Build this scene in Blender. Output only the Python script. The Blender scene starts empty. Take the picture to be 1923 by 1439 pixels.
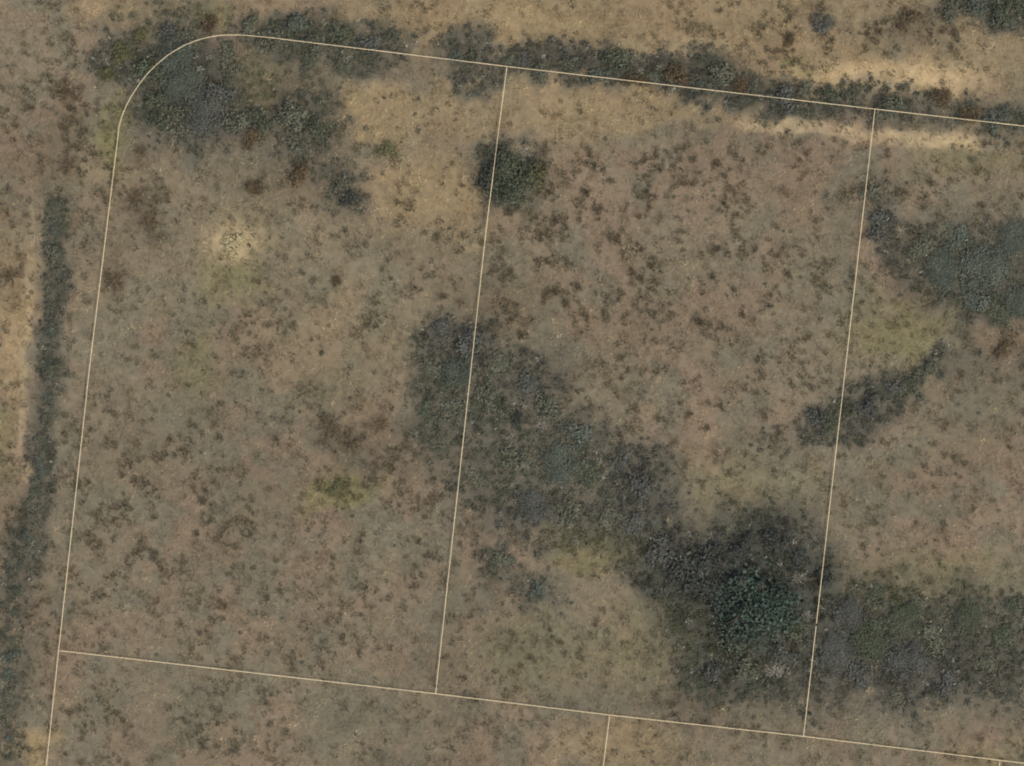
import bpy, math, random
import numpy as np

# ------------------------------------------------------------------ camera, sky, sun, exposure
S = 0.03                      # metres on the ground for one pixel of the photograph (a lot is about 21 m wide)
W, H = 1923.0, 1439.0
CAM_H = 300.0
scene = bpy.context.scene
col = scene.collection
cam_data = bpy.data.cameras.new('camera')
cam = bpy.data.objects.new('camera', cam_data); col.objects.link(cam)
cam.location = (0, 0, CAM_H)
cam.rotation_euler = (0, 0, 0)
cam_data.sensor_width = 36.0
cam_data.lens = 36.0 * CAM_H / (W * S)
cam_data.clip_start = 1.0
cam_data.clip_end = 20000.0
scene.camera = cam

SUN_EL, SUN_AZ = math.radians(54), math.radians(128)     # azimuth clockwise from the top of the picture
world = bpy.data.worlds.new('World'); scene.world = world
world.use_nodes = True
wn = world.node_tree.nodes; wl = world.node_tree.links
sky = wn.new('ShaderNodeTexSky'); sky.sky_type = 'NISHITA'; sky.sun_disc = False
sky.sun_elevation = SUN_EL; sky.sun_rotation = SUN_AZ
sky.dust_density = 4.0
wl.new(sky.outputs[0], wn['Background'].inputs[0])
wn['Background'].inputs[1].default_value = 0.15
sl = bpy.data.lights.new('sun', 'SUN'); sl.energy = 2.2; sl.angle = math.radians(1.5); sl.color = (1.0, 0.955, 0.88)
sun = bpy.data.objects.new('sun', sl); col.objects.link(sun)
sun.location = (60, -50, 120)
sun.rotation_euler = (math.pi/2 - SUN_EL, 0, math.pi - SUN_AZ)
scene.view_settings.view_transform = 'Standard'
scene.view_settings.look = 'None'
scene.view_settings.gamma = 1.0
scene.view_settings.use_curve_mapping = False
scene.view_settings.exposure = -0.06
scene.render.engine = 'CYCLES'
scene.cycles.max_bounces = 5
scene.cycles.diffuse_bounces = 2
scene.cycles.filter_width = 2.0

rng = np.random.default_rng(7)
random.seed(7)

# ------------------------------------------------------------------ helpers
def lin(r, g, b, k=1.0):
    return np.array([((c/255+0.055)/1.055)**2.4 if c > 10 else c/255/12.92 for c in (r, g, b)]) * k

def px(u, v):
    return ((np.asarray(u)-W/2)*S, (H/2-np.asarray(v))*S)

def to_px(x, y):
    return np.asarray(x)/S+W/2, H/2-np.asarray(y)/S

def hash2(ix, iy, seed):
    h = (ix.astype(np.int64)*374761393 + iy.astype(np.int64)*668265263 + seed*974711) & 0xFFFFFFFF
    h = ((h ^ (h >> 13))*1274126177) & 0xFFFFFFFF
    h = (h ^ (h >> 16)) & 0xFFFFFF
    return h/float(0xFFFFFF)

def vnoise(x, y, seed):
    ix, iy = np.floor(x), np.floor(y)
    fx, fy = x-ix, y-iy
    fx = fx*fx*(3-2*fx); fy = fy*fy*(3-2*fy)
    a, b = hash2(ix, iy, seed), hash2(ix+1, iy, seed)
    c, d = hash2(ix, iy+1, seed), hash2(ix+1, iy+1, seed)
    return (a*(1-fx)+b*fx)*(1-fy)+(c*(1-fx)+d*fx)*fy

def fbm(x, y, size, seed, octs=3):
    t, a, n = 0.0, 1.0, 0.0
    for k in range(octs):
        f = 2.03**k/size
        t = t + a*vnoise(x*f+k*17.3, y*f-k*9.1, seed+k); n += a; a *= 0.55
    return t/n                                            # 0..1, mean about 0.5

def sstep(a, b, x):
    t = np.clip((x-a)/(b-a), 0, 1)
    return t*t*(3-2*t)

# ------------------------------------------------------------------ what grows where (pixels of the photograph)
# ('e', u, v, ru, rv, strength) an ellipse;  ('c', u1, v1, u2, v2, r, strength) a strip
DARK = [
 ('e',360,180,130,95,1.),('e',230,120,62,62,.8),('e',330,40,80,45,.55),('e',560,230,85,60,.85),('e',540,60,110,50,.75),
 ('e',680,85,90,45,.7),('e',430,230,90,50,.8),('e',570,295,70,35,.55),('e',650,365,50,35,.45),('c',620,70,760,85,30,.6),
 ('c',840,90,900,105,34,.8),('c',850,140,1000,142,30,.7),('c',960,115,1350,150,38,.85),('c',1350,160,1480,185,24,.6),
 ('c',1450,182,1600,186,35,.95),('c',1600,195,1923,218,30,.75),
 ('e',480,190,130,85,.5),('c',560,260,670,375,34,.55),('e',1530,1200,110,130,1.),('e',1620,1180,160,110,1.),('e',1780,1210,200,100,.95),('e',1560,1110,60,40,.75),('e',1880,1190,80,60,.8),('e',1700,1250,200,70,.8),('e',930,880,95,95,.8),('e',900,800,70,60,.8),('e',1120,980,90,60,.7),
 ('e',962,335,60,56,.9),('e',850,650,80,60,.85),('e',825,770,55,110,.75),('e',960,740,115,95,.8),('e',1000,870,130,80,.8),
 ('e',1080,860,80,90,.85),('e',1020,970,110,60,.85),('e',1190,920,70,90,.8),('e',1240,1040,70,60,.85),('e',945,1060,40,45,.6),
 ('e',1010,1112,40,34,.6),('e',1420,1130,165,165,1.),('e',1360,1240,105,80,.9),('e',1290,1070,70,60,.9),('e',1440,1040,100,50,.9),
 ('e',1620,1210,140,110,.9),('e',1800,1170,160,75,.75),('e',1740,1280,140,65,.75),('e',1910,1310,60,60,.4),('e',1520,1290,90,50,.6),
 ('e',1850,510,130,95,1.),('e',1740,470,70,60,.75),('e',1655,425,35,45,.75),('e',1630,365,34,34,.45),
 ('c',1530,805,1690,730,40,.85),('c',1690,725,1780,680,20,.85),('c',1780,695,1923,690,30,.3),('e',1450,840,80,50,.3),
 ('e',1860,22,110,30,.9),('e',1700,60,80,30,.25),('e',730,860,60,40,.25),('e',1290,1310,80,40,.35)]
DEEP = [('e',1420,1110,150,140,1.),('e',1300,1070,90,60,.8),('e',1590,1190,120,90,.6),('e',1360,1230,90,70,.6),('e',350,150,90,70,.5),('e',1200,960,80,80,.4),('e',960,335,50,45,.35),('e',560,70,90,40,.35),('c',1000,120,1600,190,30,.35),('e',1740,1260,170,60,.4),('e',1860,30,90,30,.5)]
HEDGE = [('c',108,390,95,700,22,.85),('c',95,700,70,950,25,.7),('c',70,950,30,1100,30,.7),('c',30,1100,18,1500,32,.5)]
GOLD = [
 ('e',720,215,140,55,.75),('e',1250,50,520,80,.6),('e',1620,140,190,45,1.),('e',800,360,120,80,.55),('e',900,215,320,45,.5),
 ('e',15,620,40,160,.6),('e',60,1395,45,45,.9),('e',1200,215,170,30,.5),('e',1160,1405,110,50,.5),('e',780,30,150,40,.4),
 ('e',250,25,120,30,.5),('e',1750,95,200,60,.35),('e',860,420,60,50,.3),('e',1700,700,60,40,.25),('e',480,160,60,70,.4)]
OLIVE = [
 ('e',440,460,65,55,.45),('e',430,530,65,45,.7),('e',200,240,30,70,.9),('e',630,920,65,42,1.),('e',395,690,45,60,.5),
 ('e',1120,1035,80,42,.8),('e',1700,620,90,45,.8),('e',1230,1200,120,80,.4),('e',1720,1080,200,45,.5),('e',412,28,26,34,.9),
 ('e',490,150,70,60,.6),('e',1410,900,130,70,.4),('e',620,640,150,120,.2),('e',1020,1220,120,60,.35),('e',1850,300,120,30,.4),
 ('e',1480,115,30,12,.8),('e',1630,600,60,70,.35),('e',10,830,22,60,.6),('e',1870,1410,80,30,.4)]
BROWN = [
 ('e',270,390,42,45,.8),('e',215,530,35,40,.75),('e',655,820,70,30,.8),('e',120,240,35,110,.5),('e',20,520,30,34,.7),
 ('e',520,355,90,40,.55),('e',950,560,110,60,.5),('e',265,290,22,20,.9),('e',700,870,80,40,.35),('e',1520,40,70,25,.4),
 ('e',1050,90,60,25,.5),('e',60,930,60,60,.4),('e',1330,1310,60,40,.5),('e',1880,650,60,25,.6),('e',1540,160,40,25,.6),
 ('e',1680,80,110,50,.4),('c',830,840,760,800,22,.5),('e',240,900,150,60,.2)]
SAND = [('c',1390,228,1560,246,12,.75),('c',1560,250,1830,270,14,.85),('e',1660,148,190,36,.62),('c',55,400,40,900,8,.4),('e',1630,165,60,10,.6),
 ('e',985,285,16,12,.6),('e',435,455,55,36,.75),('e',1290,90,120,16,.4),('e',700,160,60,14,.3)]  # first ellipse paints the pale highlight by the lone round bush
PLUM = [('e',860,630,70,35,.8),('e',1200,930,80,80,.8),('e',1010,975,90,40,.6),('e',1655,425,40,50,.9),('e',1700,1290,150,60,.6),
 ('e',1260,1060,80,60,.6),('e',780,225,60,35,.45),('e',1540,45,60,20,.5),('e',1620,800,40,40,.5),('e',350,230,100,50,.5),
 ('e',1150,820,60,40,.4),('e',1500,850,80,50,.35),('e',690,120,70,30,.3),('e',1690,30,70,30,.4)]
SPECK = [('e',1130,450,300,170,.9),('e',950,560,150,90,.7),('e',260,950,260,160,.6),('e',1450,420,200,250,.55),('e',1250,720,250,200,.55),
 ('e',120,230,130,180,.6),('e',600,1000,300,200,.35),('e',300,1380,300,60,.4),('e',1700,400,200,180,.5),('e',1600,60,350,70,.6),
 ('e',650,650,200,160,.35),('e',470,1130,400,160,.35),('e',1700,900,250,150,.15),('e',700,350,200,100,.3)]

def field(shapes, u, v):
    out = np.zeros_like(u)
    for s in shapes:
        if s[0] == 'e':
            d = np.sqrt(((u-s[1])/s[3])**2+((v-s[2])/s[4])**2); k = s[5]
        else:
            ax, ay, bx, by, r, k = s[1:]
            t = np.clip(((u-ax)*(bx-ax)+(v-ay)*(by-ay))/((bx-ax)**2+(by-ay)**2), 0, 1)
            d = np.hypot(u-ax-t*(bx-ax), v-ay-t*(by-ay))/r
        out = np.maximum(out, k*sstep(1.55, .45, d))
    return out

def masks(x, y):
    u, v = to_px(x, y)
    wu = u + 80*(fbm(u, v, 90, 11)-.5) + 55*(fbm(u, v, 26, 21)-.5)
    wv = v + 70*(fbm(u, v, 90, 31)-.5) + 55*(fbm(u, v, 26, 41)-.5)
    m = dict(dark=np.maximum(field(DARK, wu, wv), field(HEDGE, u+.4*(wu-u), v)), gold=field(GOLD, wu, wv), olive=field(OLIVE, wu, wv), brown=field(BROWN, wu, wv),
             deep=field(DEEP, wu, wv), sand=field(SAND, u+.5*(wu-u), v+.3*(wv-v))*(.65+.35*sstep(.25, .6, fbm(u, v, 30, 45, 2))), plum=field(PLUM, wu, wv), speck=field(SPECK, wu, wv))
    edge = np.maximum(np.abs(u-W/2)-W/2, np.abs(v-H/2)-H/2)
    far = sstep(60, 400, np.maximum(np.abs(u-W/2)-W/2, np.abs(v-H/2)-H/2))     # outside the photo: the same mix, by noise
    m['dark'] = np.maximum(m['dark'], far*sstep(420, 260, edge)*sstep(.62, .72, fbm(u, v, 420, 77, 4)))
    m['gold'] = np.maximum(m['gold'], far*sstep(420, 260, edge)*.7*sstep(.55, .7, fbm(u, v, 500, 79)))
    m['speck'] = np.maximum(m['speck'], far*.4)
    m['north'] = sstep(900, 0, v)
    return m

C_BASE, C_WARM, C_GREY = lin(123,113,92), lin(129,114,93), lin(115,110,91)
C_GOLD, C_OLIVE, C_BROWN = lin(158,137,99), lin(122,117,78), lin(96,84,66)
C_DARK, C_GREEN, C_PLUM, C_SAND, C_STRAW = lin(97,97,84), lin(98,102,84), lin(98,98,91), lin(188,166,126), lin(172,156,114)

def mix(a, b, t):
    t = np.asarray(t)[..., None]
    return a*(1-t)+b*t

def cover_colour(x, y, m):
    u, v = to_px(x, y)
    n1, n2, n3 = fbm(u, v, 160, 51), fbm(u, v, 60, 61), fbm(u, v, 220, 71)
    c = mix(C_BASE, C_WARM, sstep(.35, .65, n1)*np.ones_like(u))
    c = mix(c, C_GREY, .8*sstep(.45, .7, n2))
    c = mix(c, C_GOLD, np.clip(.18*m['north']*sstep(.4, .7, n3)+m['gold']*.8, 0, 1))
    c = mix(c, C_OLIVE, m['olive']*.75)
    c = mix(c, C_BROWN, m['brown']*.6)
    c = mix(c, C_PLUM, m['plum']*.3)
    c = mix(c, lin(95, 92, 78), m['dark']*.8)
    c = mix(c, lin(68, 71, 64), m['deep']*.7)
    return c

def ground_z(x, y):
    return .10*(fbm(x, y, 9.0, 91, 2)-.5) + .05*(fbm(x, y, 1.6, 95, 2)-.5)

# ------------------------------------------------------------------ materials
def plant_material(name, tint=(1, 1, 1), translucent=.2, attr='Col', rough=.9):
    m = bpy.data.materials.new(name); m.use_nodes = True
    n, l = m.node_tree.nodes, m.node_tree.links
    n.clear()
    out = n.new('ShaderNodeOutputMaterial')
    a = n.new('ShaderNodeAttribute'); a.attribute_name = attr
    mul = n.new('ShaderNodeMix'); mul.data_type = 'RGBA'; mul.blend_type = 'MULTIPLY'; mul.inputs[0].default_value = 1
    mul.inputs[7].default_value = (*tint, 1)
    l.new(a.outputs['Color'], mul.inputs[6])
    p = n.new('ShaderNodeBsdfPrincipled'); p.inputs['Roughness'].default_value = rough
    p.inputs['Specular IOR Level'].default_value = .15
    l.new(mul.outputs[2], p.inputs['Base Color'])
    t = n.new('ShaderNodeBsdfTranslucent'); l.new(mul.outputs[2], t.inputs['Color'])
    ms = n.new('ShaderNodeMixShader'); ms.inputs[0].default_value = translucent
    l.new(p.outputs[0], ms.inputs[1]); l.new(t.outputs[0], ms.inputs[2]); l.new(ms.outputs[0], out.inputs[0])
    return m

def ground_material():
    m = bpy.data.materials.new('soil_and_thatch'); m.use_nodes = True
    n, l = m.node_tree.nodes, m.node_tree.links
    p = n['Principled BSDF']; p.inputs['Roughness'].default_value = .95; p.inputs['Specular IOR Level'].default_value = .1
    a = n.new('ShaderNodeAttribute'); a.attribute_name = 'Col'
    tc = n.new('ShaderNodeTexCoord')
    n1 = n.new('ShaderNodeTexNoise'); n1.inputs['Scale'].default_value = 2.3; n1.inputs['Detail'].default_value = 6; n1.inputs['Roughness'].default_value = .65
    n2 = n.new('ShaderNodeTexNoise'); n2.inputs['Scale'].default_value = 14; n2.inputs['Detail'].default_value = 4
    l.new(tc.outputs['Object'], n1.inputs['Vector']); l.new(tc.outputs['Object'], n2.inputs['Vector'])
    r = n.new('ShaderNodeMapRange'); r.inputs[1].default_value = .3; r.inputs[2].default_value = .7; r.inputs[3].default_value = .78; r.inputs[4].default_value = 1.22
    l.new(n1.outputs[0], r.inputs[0])
    mul = n.new('ShaderNodeVectorMath'); mul.operation = 'SCALE'
    l.new(a.outputs['Color'], mul.inputs[0]); l.new(r.outputs[0], mul.inputs['Scale'])
    l.new(mul.outputs[0], p.inputs['Base Color'])
    n3 = n.new('ShaderNodeTexNoise'); n3.inputs['Scale'].default_value = .09; n3.inputs['Detail'].default_value = 7; n3.inputs['Roughness'].default_value = .6
    l.new(tc.outputs['Object'], n3.inputs['Vector'])
    r3 = n.new('ShaderNodeMapRange'); r3.inputs[1].default_value = .3; r3.inputs[2].default_value = .7; r3.inputs[3].default_value = .84; r3.inputs[4].default_value = 1.16
    l.new(n3.outputs[0], r3.inputs[0])
    mu2 = n.new('ShaderNodeVectorMath'); mu2.operation = 'SCALE'
    l.new(mul.outputs[0], mu2.inputs[0]); l.new(r3.outputs[0], mu2.inputs['Scale']); l.new(mu2.outputs[0], p.inputs['Base Color'])
    b = n.new('ShaderNodeBump'); b.inputs['Strength'].default_value = .5; b.inputs['Distance'].default_value = .04
    l.new(n2.outputs[0], b.inputs['Height']); l.new(b.outputs[0], p.inputs['Normal'])
    return m

def wood_material(name, rgb):
    m = bpy.data.materials.new(name); m.use_nodes = True
    n, l = m.node_tree.nodes, m.node_tree.links
    p = n['Principled BSDF']; p.inputs['Roughness'].default_value = .9
    t = n.new('ShaderNodeTexNoise'); t.inputs['Scale'].default_value = 18; t.inputs['Detail'].default_value = 5
    r = n.new('ShaderNodeValToRGB')
    r.color_ramp.elements[0].color = (*(rgb*.6), 1); r.color_ramp.elements[1].color = (*(rgb*1.35), 1)
    l.new(t.outputs[0], r.inputs[0]); l.new(r.outputs[0], p.inputs['Base Color'])
    return m

K = 1.0                                            # reflectance scale of the cover
M_GROUND = ground_material()
M_GRASS = plant_material('dry_grass', (1, 1, 1), .15)

# ------------------------------------------------------------------ mesh building
def mesh_np(name, verts, faces_flat, per_face, colours=None):
    me = bpy.data.meshes.new(name)
    nv, nf = len(verts), len(faces_flat)//per_face
    me.vertices.add(nv); me.loops.add(nf*per_face); me.polygons.add(nf)
    me.vertices.foreach_set('co', np.ascontiguousarray(verts, dtype=np.float32).ravel())
    me.loops.foreach_set('vertex_index', np.ascontiguousarray(faces_flat, dtype=np.int32))
    me.polygons.foreach_set('loop_start', np.arange(nf, dtype=np.int32)*per_face)
    me.update(calc_edges=True)
    if colours is not None:
        at = me.color_attributes.new('Col', 'FLOAT_COLOR', 'POINT')
        c4 = np.ones((nv, 4), dtype=np.float32); c4[:, :3] = colours
        at.data.foreach_set('color', c4.ravel())
    return me

def link(name, me, mat, parent=None):
    o = bpy.data.objects.new(name, me); col.objects.link(o)
    if mat is not None and not me.materials: me.materials.append(mat)
    if parent is not None: o.parent = parent
    return o

def tag(o, label=None, cat=None, group=None, kind=None):
    if label: o['label'] = label
    if cat: o['category'] = cat
    if group: o['group'] = group
    if kind: o['kind'] = kind
    return o

# ------------------------------------------------------------------ ground: one sheet to the horizon
def axis(half, step):
    inner = np.arange(-half, half+step*.5, step)
    outer = half*np.geomspace(1.02, 260, 26)
    return np.concatenate([-outer[::-1], inner, outer])
gx, gy = axis(38.4, .17), axis(31.2, .17)
X, Y = np.meshgrid(gx, gy)
gm = masks(X.ravel(), Y.ravel())
gc = cover_colour(X.ravel(), Y.ravel(), gm)
gc = gc*.92
gc = mix(gc, lin(84, 81, 70), gm['dark']*.9)
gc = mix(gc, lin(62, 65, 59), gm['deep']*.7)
gc = mix(gc, C_SAND, gm['sand']*.75)
gz = ground_z(X.ravel(), Y.ravel())
nx, ny = len(gx), len(gy)
idx = np.arange(nx*ny).reshape(ny, nx)
quads = np.stack([idx[:-1, :-1], idx[:-1, 1:], idx[1:, 1:], idx[1:, :-1]], -1).reshape(-1)
ground = link('ground', mesh_np('ground', np.stack([X.ravel(), Y.ravel(), gz], -1), quads, 4, gc*K), M_GROUND)
tag(ground, 'dry brown open field of soil and matted grass', 'ground', kind='structure')

# ------------------------------------------------------------------ grass and low growth (nobody could count it)
def blades(cx, cy, cz, colr, n, rad, length, width, lean, up=0.0, wind=(0, 0), jitter=.14):
    """n bent single-triangle blades per tuft; arrays cx.. hold one value per tuft."""
    N = len(cx)
    ang = rng.uniform(0, 2*np.pi, (N, n)); rr = rad[:, None]*np.sqrt(rng.random((N, n)))
    bx = cx[:, None]+rr*np.cos(ang); by = cy[:, None]+rr*np.sin(ang); bz = np.repeat(cz[:, None], n, 1)
    d = ang+rng.normal(0, .9, (N, n)); L = length[:, None]*rng.uniform(.6, 1.25, (N, n))
    le = np.clip(rng.normal(lean, .25, (N, n)), .1, 1.5)
    tx = bx+L*np.sin(le)*np.cos(d)+wind[0]*L; ty = by+L*np.sin(le)*np.sin(d)+wind[1]*L; tz = bz+L*np.cos(le)+.015
    w = width*rng.uniform(.6, 1.4, (N, n))*.5
    o = d+np.pi/2+rng.normal(0, .5, (N, n))
    v = np.empty((N, n, 3, 3))
    v[..., 0, 0] = bx-w*np.cos(o); v[..., 0, 1] = by-w*np.sin(o); v[..., 0, 2] = bz-.02+up
    v[..., 1, 0] = bx+w*np.cos(o); v[..., 1, 1] = by+w*np.sin(o); v[..., 1, 2] = bz-.02+up
    v[..., 2, 0] = tx; v[..., 2, 1] = ty; v[..., 2, 2] = tz+up
    c = colr[:, None, :]*np.exp(rng.normal(0, jitter, (N, n, 1)))
    c = np.repeat(c[:, :, None, :], 3, 2)
    return v.reshape(-1, 3), c.reshape(-1, 3)

def leaves(cx, cy, cz, colr, n, rad, height, size, jitter=.2):
    """n small leaf quads in a low mound per plant."""
    N = len(cx)
    a = rng.uniform(0, 2*np.pi, (N, n)); t = np.sqrt(rng.random((N, n)))
    x = cx[:, None]+rad[:, None]*t*np.cos(a); y = cy[:, None]+rad[:, None]*t*np.sin(a)
    z = cz[:, None]+height[:, None]*(1-.75*t*t)*rng.uniform(.15, 1, (N, n))
    q = rng.normal(size=(N, n, 3)); q[..., 2] = np.abs(q[..., 2])*1.3+.25
    q /= np.linalg.norm(q, axis=-1, keepdims=True)
    r = rng.normal(size=(N, n, 3)); e1 = np.cross(q, r); e1 /= np.linalg.norm(e1, axis=-1, keepdims=True); e2 = np.cross(q, e1)
    s = size*rng.uniform(.6, 1.5, (N, n, 1)); p = np.stack([x, y, z], -1)
    v = np.stack([p-e1*s, p-e2*s*.55, p+e1*s, p+e2*s*.55], 2)
    c = colr[:, None, :]*np.exp(rng.normal(0, jitter, (N, n, 1)))
    c = np.repeat(c[:, :, None, :], 4, 2)
    return v.reshape(-1, 3), c.reshape(-1, 3)

def scatter(n, mx=37.0, my=29.8):
    n = int(n*1.5)
    return rng.uniform(-mx, mx, n), rng.uniform(-my, my, n)

# 1 matted dry grass
x, y = scatter(62000)
m = masks(x, y); u, v = to_px(x, y)
dens = .55+.75*fbm(u, v, 34, 201, 2)*sstep(.3, .7, fbm(u, v, 20, 203, 2))*2
keep = rng.random(len(x)) < dens*(1-.5*m['dark'])*(1-.85*m['sand'])*.8
x, y, u, v = x[keep], y[keep], u[keep], v[keep]; m = {k: a[keep] for k, a in m.items()}
c = cover_colour(x, y, m)
c = mix(c, C_STRAW, (rng.random(len(x)) < .05+.25*m['gold'])*.5)
c = mix(c, C_GREY*.85, (rng.random(len(x)) < .15)*.5)
c = c*np.exp(rng.normal(0, .08, len(x))+1.15*(fbm(u, v, 21, 205, 2)-.5)+.5*(fbm(u, v, 55, 207, 2)-.5))[:, None]
vv, cc = blades(x, y, ground_z(x, y), c*1.3*K, 12, rng.uniform(.06, .16, len(x)), rng.uniform(.12, .26, len(x)), .034, 1.2, wind=(.12, .15), jitter=.08)
grass = link('dry_grass', mesh_np('dry_grass', vv, np.arange(len(vv)), 3, cc), M_GRASS)
tag(grass, 'matted dry tan grass covering the open field', 'grass', kind='stuff')

# 2 speckle: small dark tussocks of dead weed scattered through the grass
x, y = scatter(60000)
m = masks(x, y); u, v = to_px(x, y)
clump = sstep(.48, .66, fbm(u, v, 26, 301, 2))
keep = rng.random(len(x)) < (.17+.66*m['speck']+.5*m['brown'])*clump*(1-m['sand'])*(1-.6*m['dark'])
x, y = x[keep], y[keep]; m = {k: a[keep] for k, a in m.items()}
c = mix(lin(104, 93, 72), lin(101, 97, 77), rng.random(len(x)))*np.exp(rng.normal(0, .16, len(x))-.22*m['speck'])[:, None]
vv, cc = blades(x, y, ground_z(x, y), c*K, 18, rng.uniform(.04, .12, len(x)), rng.uniform(.12, .3, len(x)), .032, .9, wind=(.05, .1), jitter=.22)
weeds = link('dead_weeds', mesh_np('dead_weeds', vv, np.arange(len(vv)), 3, cc), M_GRASS)
tag(weeds, 'small dark brown tufts of dead weed speckled through the field', 'weeds', kind='stuff')

# 3 low leafy growth in the dark patches and strips
x, y = scatter(64000)
m = masks(x, y); u, v = to_px(x, y)
keep = rng.random(len(x)) < (sstep(.15, .85, m['dark'])*.9*(.45+.9*sstep(.35, .62, fbm(u, v, 24, 401, 2)))+.10*m['olive']+.015)
x, y, u, v = x[keep], y[keep], u[keep], v[keep]; m = {k: a[keep] for k, a in m.items()}
c = mix(C_DARK, C_GREEN, sstep(.35, .65, fbm(u, v, 70, 411)))
c = mix(c, C_PLUM*.85, np.clip(m['plum']*.9, 0, 1)*(rng.random(len(x)) < .7))
c = mix(c, lin(112, 112, 70), m['olive']*.8)
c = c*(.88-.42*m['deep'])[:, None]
c = c*np.exp(rng.normal(0, .12, len(x))+.7*(fbm(u, v, 20, 421, 2)-.5))[:, None]
fleck = rng.random(len(x)) < .05*m['dark']
c[fleck] = lin(158, 154, 138)
hh = rng.uniform(.08, .24, len(x))*(.5+.6*m['dark'])
vv, cc = leaves(x, y, ground_z(x, y), c*K, 20, rng.uniform(.10, .26, len(x)), hh, .045, .16)
low = link('low_scrub', mesh_np('low_scrub', vv, np.arange(len(vv)), 4, cc), M_GRASS)
tag(low, 'low grey green weeds growing in dark patches and strips', 'ground cover', kind='stuff')

# ------------------------------------------------------------------ shrubs
def foliage_mesh(seed, nleaf, leaf, lobes, height, sparse):
    """leaf faces through the volume of several uneven lobes; unit radius."""
    r = np.random.default_rng(seed)
    L = []
    for k in range(lobes):
        a = r.uniform(0, 2*np.pi); d = 0 if k == 0 else r.uniform(.25, .72)
        L.append((d*math.cos(a), d*math.sin(a), r.uniform(.25, .75)*height, r.uniform(.28, .55), r.uniform(.25, .5)*height))
    w = np.array([l[3]**2 for l in L]); w /= w.sum()
    k = r.choice(lobes, nleaf, p=w)
    P = np.array(L)[k]
    dv = r.normal(size=(nleaf, 3)); dv[:, 2] = np.abs(dv[:, 2])*r.choice([1, 1, 1, -.6], nleaf)
    dv /= np.linalg.norm(dv, axis=1, keepdims=True)
    rad = r.uniform(.05, 1.0, nleaf)**.6*(1.08+.28*r.normal(size=nleaf)*sparse)
    rad *= .7+.6*vnoise(dv[:, 0]*3+k*7.7, dv[:, 1]*3+dv[:, 2]*2, seed)
    p = P[:, :3]+dv*np.stack([P[:, 3]*rad, P[:, 3]*rad, P[:, 4]*rad], -1)
    p[:, 2] = np.maximum(p[:, 2], .03)
    q = dv*.5+r.normal(size=(nleaf, 3))*.6; q[:, 2] += .35
    q /= np.linalg.norm(q, axis=1, keepdims=True)
    e1 = np.cross(q, r.normal(size=(nleaf, 3))); e1 /= np.linalg.norm(e1, axis=1, keepdims=True); e2 = np.cross(q, e1)
    s = leaf*r.uniform(.55, 1.5, (nleaf, 1))
    vv = np.stack([p-e1*s, p-e2*s*.5+q*s*.15, p+e1*s, p+e2*s*.5+q*s*.15], 1).reshape(-1, 3)
    tone = np.exp(r.normal(0, .16, nleaf))*(.85+.35*r.random(lobes))[k]
    hue = r.normal(0, .06, nleaf)
    c = np.stack([tone*(1+hue), tone, tone*(1-hue*.5)], -1)
    return mesh_np('foliage', vv, np.arange(len(vv)), 4, np.repeat(c, 4, 0))

def tube(p0, p1, r0, r1, vs, fs, sides=5):
    a, b = np.array(p0, float), np.array(p1, float); d = b-a; d /= np.linalg.norm(d)
    e1 = np.cross(d, (0.3, .9, .2)); e1 /= np.linalg.norm(e1); e2 = np.cross(d, e1)
    k = len(vs)
    for q, rr in ((a, r0), (b, r1)):
        for i in range(sides):
            t = 2*math.pi*i/sides; vs.append(q+rr*(math.cos(t)*e1+math.sin(t)*e2))
    for i in range(sides):
        j = (i+1) % sides; fs += [k+i, k+j, k+sides+j, k+sides+i]

def stem_mesh(seed, n, height, spread, thick, forks=2):
    r = random.Random(seed); vs, fs = [], []
    for i in range(n):
        a = 2*math.pi*(i+r.random())/n; s = spread*r.uniform(.3, 1)
        p0 = (0.04*math.cos(a), .04*math.sin(a), -.03)
        p1 = (s*.4*math.cos(a), s*.4*math.sin(a), height*r.uniform(.3, .5)); tube(p0, p1, thick, thick*.7, vs, fs)
        for f in range(forks):
            b = a+r.uniform(-.6, .6); p2 = (p1[0]+s*.4*math.cos(b), p1[1]+s*.4*math.sin(b), height*r.uniform(.6, .85)); tube(p1, p2, thick*.65, thick*.35, vs, fs, 4)
            for g in range(2):
                b2 = b+r.uniform(-.8, .8); p3 = (p2[0]+s*.3*math.cos(b2), p2[1]+s*.3*math.sin(b2), height*r.uniform(.7, 1.0)); tube(p2, p3, thick*.35, thick*.12, vs, fs, 4)
    return mesh_np('stem', np.array(vs), np.array(fs), 4)

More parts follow.
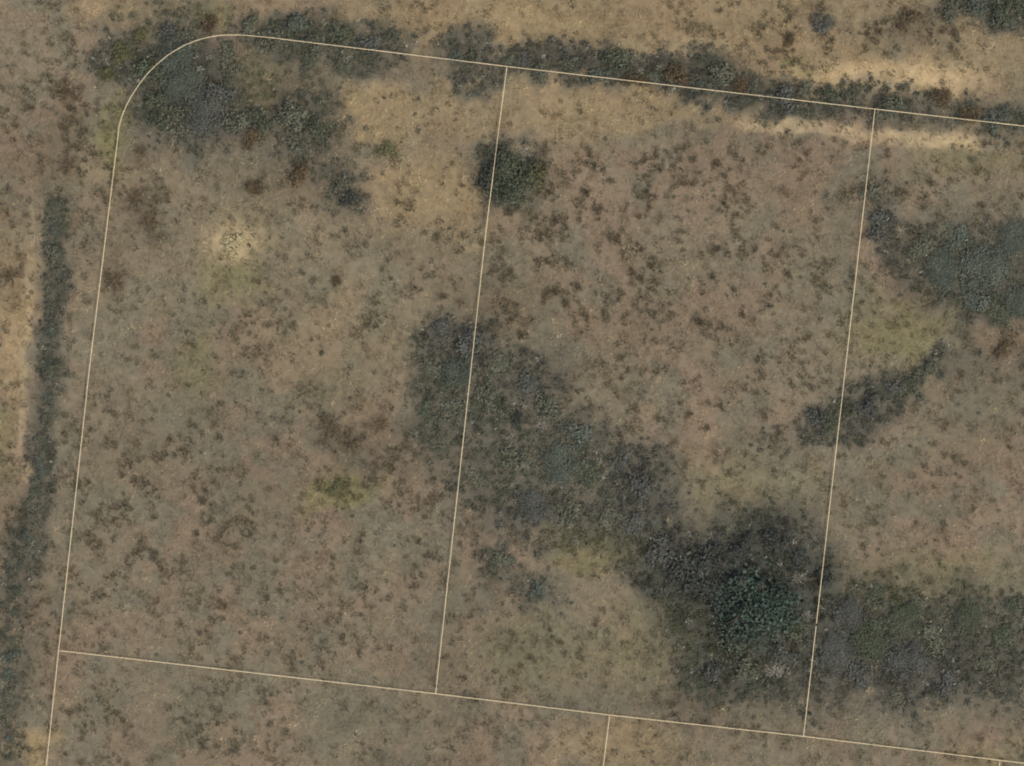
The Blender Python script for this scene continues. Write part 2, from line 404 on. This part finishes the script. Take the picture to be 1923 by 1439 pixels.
BARK = wood_material('bark', lin(96, 84, 68)); PALE_WOOD = wood_material('pale_wood', lin(176, 168, 150))  # the pale wood also colours the painted highlights on the bushes
DARK_WOOD = wood_material('dead_dark_wood', lin(88, 74, 58))
FOL = [foliage_mesh(900+i, 620, .075, 7+i % 4, .75, 1.3) for i in range(9)]
THIN = [foliage_mesh(930+i, 260, .06, 6+i % 3, .75, 1.5) for i in range(4)]
BIG = [foliage_mesh(950+i, 6500, .036, 16, .62, 1.3) for i in range(3)]
STEMS = [stem_mesh(40+i, 5, .55, .8, .035) for i in range(3)]
DEAD = [stem_mesh(60+i, 11, .5, 1.25, .028, 3) for i in range(4)]
for me in STEMS: me.materials.append(BARK)
TINT = {
 'deep green': plant_material('deep_green_leaves', lin(80, 92, 80)*K, .2),
 'dark green': plant_material('dark_green_leaves', lin(95, 100, 81)*K, .2),
 'blue green': plant_material('blue_green_leaves', lin(99, 105, 92)*K, .2),
 'grey green': plant_material('grey_green_leaves', lin(109, 110, 92)*K, .2),
 'olive green': plant_material('olive_leaves', lin(106, 104, 74)*K, .2),
 'brown': plant_material('brown_leaves', lin(104, 91, 70)*K, .2),
 'slate grey': plant_material('plum_grey_leaves', lin(101, 102, 93)*K, .2),
 'near black': plant_material('black_green_leaves', lin(78, 81, 74)*K, .15),
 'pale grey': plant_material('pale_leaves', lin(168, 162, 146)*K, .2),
 'straw': plant_material('straw_leaves', lin(190, 178, 138)*K, .2)}
for me in FOL+BIG+THIN: me.materials.append(TINT['dark green'])

CANOPY = []                                          # (x, y, rx, ry, top) for the lines that lie over the growth

def shrub(u, v, r_px, tint, label, group=None, height=.8, squash=1.0, turn=None, big=False, name='shrub', cat='shrub'):
    x, y = px(u, v); r = r_px*S
    z = float(ground_z(np.array([x]), np.array([y]))[0])
    e = bpy.data.objects.new(name, None); col.objects.link(e); e.empty_display_size = .2
    turn = random.uniform(0, 6.28) if turn is None else turn
    e.location = (x, y, z); e.rotation_euler = (0, 0, turn); e.scale = (r, r*squash, r*height)
    tag(e, label, cat, group)
    f = link('foliage', random.choice(BIG if big else FOL), None, e)
    f.material_slots[0].link = 'OBJECT'; f.material_slots[0].material = TINT[tint]
    link('stem', random.choice(STEMS), None, e)
    CANOPY.append((x, y, r, r*height*.95))
    return e

def dead_shrub(u, v, r_px, wood, label, group=None, height=.4, leaves_tint=None):
    x, y = px(u, v); r = r_px*S
    z = float(ground_z(np.array([x]), np.array([y]))[0])
    e = bpy.data.objects.new('dead_shrub', None); col.objects.link(e); e.empty_display_size = .2
    e.location = (x, y, z); e.rotation_euler = (0, 0, random.uniform(0, 6.28)); e.scale = (r, r*random.uniform(.7, 1), r*height)
    tag(e, label, 'dead shrub', group)
    s = link('stem', random.choice(DEAD), PALE_WOOD, e)
    s.material_slots[0].link = 'OBJECT'; s.material_slots[0].material = wood
    f = link('foliage', random.choice(THIN), None, e)
    f.material_slots[0].link = 'OBJECT'; f.material_slots[0].material = TINT[leaves_tint or 'brown']
    CANOPY.append((x, y, r*.9, r*height*.8))
    return e

ORD = ['first', 'second', 'third', 'fourth', 'fifth', 'sixth', 'seventh', 'eighth', 'ninth', 'tenth', 'eleventh', 'twelfth', 'thirteenth',
       'fourteenth', 'fifteenth', 'sixteenth', 'seventeenth', 'eighteenth', 'nineteenth', 'twentieth', 'twenty-first', 'twenty-second',
       'twenty-third', 'twenty-fourth', 'twenty-fifth', 'twenty-sixth', 'twenty-seventh', 'twenty-eighth', 'twenty-ninth', 'thirtieth']

def size_word(r):
    return 'small' if r < 24 else ('large' if r > 44 else 'middling')

def row(points, n, r0, r1, tints, where, group, jitter=10, height=(.6, .9)):
    """n shrubs along a polyline of pixels, labelled by their place in the row."""
    P = np.array(points, float); seg = np.hypot(*np.diff(P, axis=0).T); cum = np.concatenate([[0], np.cumsum(seg)])
    for i in range(n):
        t = (i+.5+random.uniform(-.3, .3))/n*cum[-1]; k = min(np.searchsorted(cum, t, 'right')-1, len(seg)-1)
        f = (t-cum[k])/seg[k]; p = P[k]*(1-f)+P[k+1]*f
        r = random.uniform(r0, r1); ti = random.choice(tints)
        shrub(p[0]+random.gauss(0, jitter*.6), p[1]+random.gauss(0, jitter), r, ti, f'{size_word(r)} {ti} shrub, {ORD[i]} {where}', group,
              random.uniform(*height), random.uniform(.55, 1))

def patch(spots, where, group, axis_=0, height=(.4, .65), big=40):
    spots = sorted(spots, key=lambda s: s[axis_])
    for i, (u, v, r, ti) in enumerate(spots):
        shrub(u, v, r, ti, f'{size_word(r)} {ti} shrub, {ORD[i]} {where}', group, random.uniform(*height), random.uniform(.6, 1), big=r > big)

row([(832,95),(1000,122),(1200,140),(1350,152),(1480,180),(1600,186),(1760,205),(1923,222)], 26, 20, 38,
    ['dark green','grey green','grey green','brown','slate grey','blue green'], 'from the left in the top hedgerow', 'shrubs of the hedgerow along the top', 11, (.4, .65))
row([(108,380),(100,560),(95,700),(80,860),(62,960),(32,1090),(20,1250),(18,1439)], 28, 14, 24,
    ['grey green','grey green','dark green','blue green'], 'from the top in the hedge strip at the left', 'shrubs of the hedge strip at the left', 4, (.35, .55))

patch([(230,105,34,'olive green'),(205,140,26,'olive green'),(265,70,26,'olive green'),(285,130,36,'dark green'),(310,60,30,'slate grey'),
       (330,110,42,'blue green'),(355,70,30,'grey green'),(345,165,46,'blue green'),(300,190,34,'dark green'),(385,215,46,'slate grey'),
       (330,235,36,'grey green'),(410,170,34,'slate grey'),(440,235,36,'grey green'),(490,225,34,'dark green'),(545,215,38,'grey green'),
       (590,235,36,'dark green'),(560,270,34,'grey green'),(475,265,26,'brown'),(425,110,30,'grey green'),(300,225,28,'dark green')],
      'from the left in the thicket inside the curved corner', 'shrubs of the corner thicket', 0)
patch([(395,45,26,'brown'),(470,40,30,'grey green'),(505,75,34,'grey green'),(555,50,38,'blue green'),(600,85,34,'grey green'),(645,65,32,'dark green'),
       (690,85,34,'slate grey'),(735,75,26,'grey green'),(640,120,28,'grey green'),(575,115,26,'dark green')],
      'from the left in the clump above the corner thicket', 'shrubs above the corner thicket', 0)
patch([(835,620,32,'slate grey'),(880,640,40,'slate grey'),(805,690,30,'grey green'),(860,700,42,'blue green'),(930,680,36,'grey green'),
       (800,770,28,'dark green'),(850,770,32,'grey green'),(920,745,40,'grey green'),(985,720,36,'slate grey'),(1030,760,36,'grey green'),
       (830,830,26,'grey green'),(1080,815,38,'blue green'),(1050,870,44,'blue green'),(975,860,36,'grey green'),(1100,890,36,'dark green'),
       (1165,860,30,'slate grey'),(1210,920,38,'slate grey'),(1000,950,42,'slate grey'),(1070,960,36,'grey green'),(1140,970,34,'grey green'),
       (1195,990,34,'slate grey'),(945,1050,26,'grey green'),(1010,1112,26,'blue green'),(900,900,26,'grey green')],
      'from the top in the broad central scrub patch', 'shrubs of the central scrub patch', 1, (.28, .5))
patch([(1240,1045,38,'slate grey'),(1290,1075,44,'near black'),(1340,1045,36,'near black'),(1395,1025,36,'near black'),(1455,1020,36,'near black'),
       (1505,1050,32,'near black'),(1345,1120,44,'near black'),(1490,1180,40,'dark green'),(1370,1200,40,'dark green'),
       (1340,1255,36,'slate grey'),(1400,1260,34,'grey green'),(1545,1085,30,'near black'),(1470,1225,32,'slate grey')],
      'from the top in the thicket round the big bush', 'shrubs round the big bush', 1, (.45, .7), 60)
patch([(1590,1150,44,'slate grey'),(1640,1120,34,'dark green'),(1570,1220,42,'slate grey'),(1640,1200,48,'dark green'),(1620,1270,40,'slate grey'),
       (1700,1160,42,'dark green'),(1705,1240,42,'slate grey'),(1760,1200,40,'grey green'),(1820,1160,42,'dark green'),(1880,1190,38,'dark green'),
       (1780,1290,36,'slate grey'),(1690,1310,32,'grey green'),(1905,1130,30,'dark green'),(1850,1250,32,'grey green')],
      'from the left in the scrub at lower right', 'shrubs of the lower right scrub', 0, (.3, .5))
patch([(1735,470,34,'grey green'),(1770,510,42,'blue green'),(1800,455,40,'blue green'),(1850,500,60,'blue green'),(1830,570,40,'blue green'),
       (1905,450,42,'blue green'),(1915,560,44,'blue green'),(1875,590,30,'dark green'),(1785,440,26,'grey green')],
      'from the left in the smooth dark clump at right', 'shrubs of the dark clump at right', 0, (.22, .35))
row([(1520,810),(1600,775),(1680,730),(1765,685)], 9, 20, 36, ['dark green','slate grey','grey green'], 'from the lower left in the slanting strip', 'shrubs of the slanting strip', 8, (.45, .7))
patch([(1790,18,30,'grey green'),(1840,10,34,'blue green'),(1880,25,34,'dark green'),(1915,8,30,'dark green'),(1900,45,22,'grey green')],
      'from the left in the clump at the top right corner', 'shrubs of the top right corner', 0)

# shrubs one can name singly
shrub(1425,1130,92,'deep green','biggest bush, broad and very dark green, beside the right hand dividing line', None, .8, .95, big=True)
shrub(955,335,54,'dark green','round dark green bush standing alone across the middle dividing line', None, .85, .95, big=True)
shrub(1010,330,34,'olive green','olive green bush at the right edge of the lone round bush', None, .75)
shrub(915,330,34,'near black','near black bush at the left edge of the lone round bush', None, .75)
shrub(1655,425,34,'slate grey','slate grey shrub left of the smooth dark clump, beside the right dividing line', None, .6)
shrub(1635,365,26,'grey green','pale grey green shrub above the slate grey one near the right dividing line', None, .5)
shrub(660,378,24,'near black','small very dark bush alone below the corner thicket', None, .9)
shrub(640,350,26,'grey green','small grey green shrub just above the small very dark bush', None, .6)
shrub(975,787,17,'near black','small black clump with its shadow in the colour, in the middle of the central scrub patch', None, 1.0)  # near black colour takes in the tussock's shadow
shrub(725,285,26,'olive green','low olive shrub left of the lone round bush under the reddish grass', None, .45)
shrub(633,528,13,'brown','tiny dark clump alone in the upper middle of the left lot', None, .8)
shrub(560,325,28,'brown','low brown shrub on the lower edge of the corner thicket', None, .5)
shrub(480,350,24,'brown','low brown shrub between the corner thicket and the pale straw tuft', None, .5)
shrub(1480,75,20,'brown','small brown shrub alone in the golden grass above the hedgerow', None, .6)
shrub(1705,35,30,'brown','low reddish brown shrub left of the top right corner clump', None, .5)
shrub(1545,45,26,'slate grey','low slate grey shrub in the golden grass at the top', None, .45)
shrub(1880,655,22,'brown','low brown shrub below the smooth dark clump at right', None, .5)
dead_shrub(267,287,16,DARK_WOOD,'small dark dead shrub just inside the left line below the corner thicket')
dead_shrub(255,375,26,DARK_WOOD,'dark brown dead shrub, upper one of the pair inside the left line')
dead_shrub(285,415,24,DARK_WOOD,'dark brown dead shrub, lower one of the pair inside the left line')
dead_shrub(215,530,28,DARK_WOOD,'dark brown dead shrub touching the left line halfway down')
dead_shrub(620,795,28,DARK_WOOD,'brown dead brush, left end of the streak beside the central scrub patch')
dead_shrub(660,830,30,DARK_WOOD,'brown dead brush, lowest in the streak beside the central scrub patch')
dead_shrub(715,800,26,DARK_WOOD,'brown dead brush, right end of the streak beside the central scrub patch')
dead_shrub(125,165,26,DARK_WOOD,'brown dead shrub left of the corner thicket outside the curved line')
dead_shrub(125,310,24,DARK_WOOD,'brown dead shrub above the top end of the left hedge strip')
dead_shrub(22,520,24,DARK_WOOD,'brown dead shrub at the left edge beside the hedge strip')
dead_shrub(1500,1085,14,PALE_WOOD,'pale twigs painting the sunlit highlight on the upper right side of the biggest bush', None, .9, 'pale grey')  # pale twigs stand in for sunlight on the big bush
dead_shrub(1517,1158,13,PALE_WOOD,'pale twigs painting the sunlit highlight right of the biggest bush, touching the line', None, .9, 'pale grey')  # another sunlit highlight built as pale twigs
dead_shrub(1455,1260,18,PALE_WOOD,'pale twigs painting the sunlit highlight below the biggest bush', None, .7, 'pale grey')  # highlight at the bush's lower side, painted by pale twigs
dead_shrub(985,285,15,PALE_WOOD,'pale twigs painting the sunlit highlight on top of the lone round bush', None, .9, 'pale grey')  # pale twigs paint the round bush's bright sunlit spot
dead_shrub(1018,802,13,PALE_WOOD,'bleached pale dead shrub right of the small black clump', None, .5, 'pale grey')
shrub(432,460,26,'straw','pale straw coloured tuft alone in the upper part of the left lot', None, .4, name='grass_tuft', cat='grass tuft')
shrub(630,920,24,'olive green','yellow green tuft alone in the lower part of the left lot', None, .3, name='grass_tuft', cat='grass tuft')

# ------------------------------------------------------------------ lot lines of the map overlay, added as strips over the growth
M_LINE = bpy.data.materials.new('cream_map_line'); M_LINE.use_nodes = True  # colour of the map's drawn lines, no tape lies there
_n, _l = M_LINE.node_tree.nodes, M_LINE.node_tree.links
_p = _n['Principled BSDF']; _p.inputs['Roughness'].default_value = .6
_t = _n.new('ShaderNodeTexNoise'); _t.inputs['Scale'].default_value = 3; _r = _n.new('ShaderNodeValToRGB')
_r.color_ramp.elements[0].color = (.92, .73, .42, 1); _r.color_ramp.elements[1].color = (.95, .78, .47, 1)
_l.new(_t.outputs[0], _r.inputs[0]); _l.new(_r.outputs[0], _p.inputs['Base Color'])
CN = np.array(CANOPY)

def boundary(points, label, width=.028, thick=.012, step=.2):
    P = np.array([px(*p) for p in points], float)
    seg = np.hypot(*np.diff(P, axis=0).T); cum = np.concatenate([[0], np.cumsum(seg)])
    t = np.linspace(0, cum[-1], max(2, int(cum[-1]/step)))
    x, y = np.interp(t, cum, P[:, 0]), np.interp(t, cum, P[:, 1])
    z = ground_z(x, y)+.2
    for cx, cy, r, top in CN:
        d = np.hypot(x-cx, y-cy)/(r*1.1)
        z = np.maximum(z, ground_z(x, y)+.1+top*np.sqrt(np.clip(1-d*d, 0, 1)))
    zp = np.pad(z, 6, mode='edge'); z = np.maximum(z, np.convolve(zp, np.ones(13)/13, 'valid'))
    zp = np.pad(z, 3, mode='edge'); z = np.convolve(zp, np.ones(7)/7, 'valid')+.04
    f = (CAM_H-z)/CAM_H; x, y = x*f, y*f              # the sight line through the pixel, at that height
    dx, dy = np.gradient(x), np.gradient(y); L = np.hypot(dx, dy); nx_, ny_ = -dy/L*width/2, dx/L*width/2
    ring = np.stack([np.stack([x-nx_, y-ny_, z], -1), np.stack([x+nx_, y+ny_, z], -1),
                     np.stack([x+nx_, y+ny_, z+thick], -1), np.stack([x-nx_, y-ny_, z+thick], -1)], 1)
    n = len(x); fs = []
    for i in range(n-1):
        for k in range(4):
            j = (k+1) % 4; fs += [i*4+k, i*4+j, i*4+4+j, i*4+4+k]
    fs += [3, 2, 1, 0, (n-1)*4, (n-1)*4+1, (n-1)*4+2, (n-1)*4+3]
    o = link('map_boundary_line', mesh_np('map_boundary_line', ring.reshape(-1, 3), np.array(fs), 4), M_LINE)
    tag(o, label, 'boundary line', 'map overlay lot lines added over the field')

def bez(a, b, c, d, n=40):
    t = np.linspace(0, 1, n)[:, None]; a, b, c, d = map(np.array, (a, b, c, d))
    return [tuple(q) for q in a*(1-t)**3+3*b*t*(1-t)**2+3*c*t*t*(1-t)+d*t**3]
corner = [(223,240),(226,228),(233,207),(241,190),(256,166),(274,141),(290,125),(309,108),(331,93),(359,79),(390,70),(415,66),(434,65.5),(461,66.5)]
# rounded smoothly through the traced points
cp = np.array(corner, float); cs = np.concatenate([[0], np.cumsum(np.hypot(*np.diff(cp, axis=0).T))]); ts = np.linspace(0, cs[-1], 60)
cu, cv = np.interp(ts, cs, cp[:, 0]), np.interp(ts, cs, cp[:, 1])
ker = np.ones(7)/7
cu[3:-3], cv[3:-3] = np.convolve(cu, ker, 'valid'), np.convolve(cv, ker, 'valid')
boundary([(78,1530),(87,1439),(110,1222),(140,948),(167,700),(194,480),(222,252)]+list(zip(cu, cv))+[(500,70),(640,87),(952,125),(1643,205),(1923,237),(2010,247)],
         'long cream map overlay line up the left side, round the curved corner and along the top')
boundary([(952,125),(935,255),(912,440),(818,1303)], 'cream map overlay dividing line from the top line down, crossing the lone round bush')
boundary([(1643,205),(1509,1383)], 'cream map overlay dividing line at the right, passing the biggest bush')
boundary([(110,1222),(818,1303),(1145,1343),(1509,1383),(1878,1428),(2010,1444)], 'cream map overlay cross line along the bottom from the left line to the right edge')
boundary([(1145,1343),(1133,1439),(1124,1520)], 'short cream map overlay line dropping from the bottom cross line near the middle')
boundary([(1878,1428),(1867,1520)], 'shortest cream map overlay line, at the lower right corner')
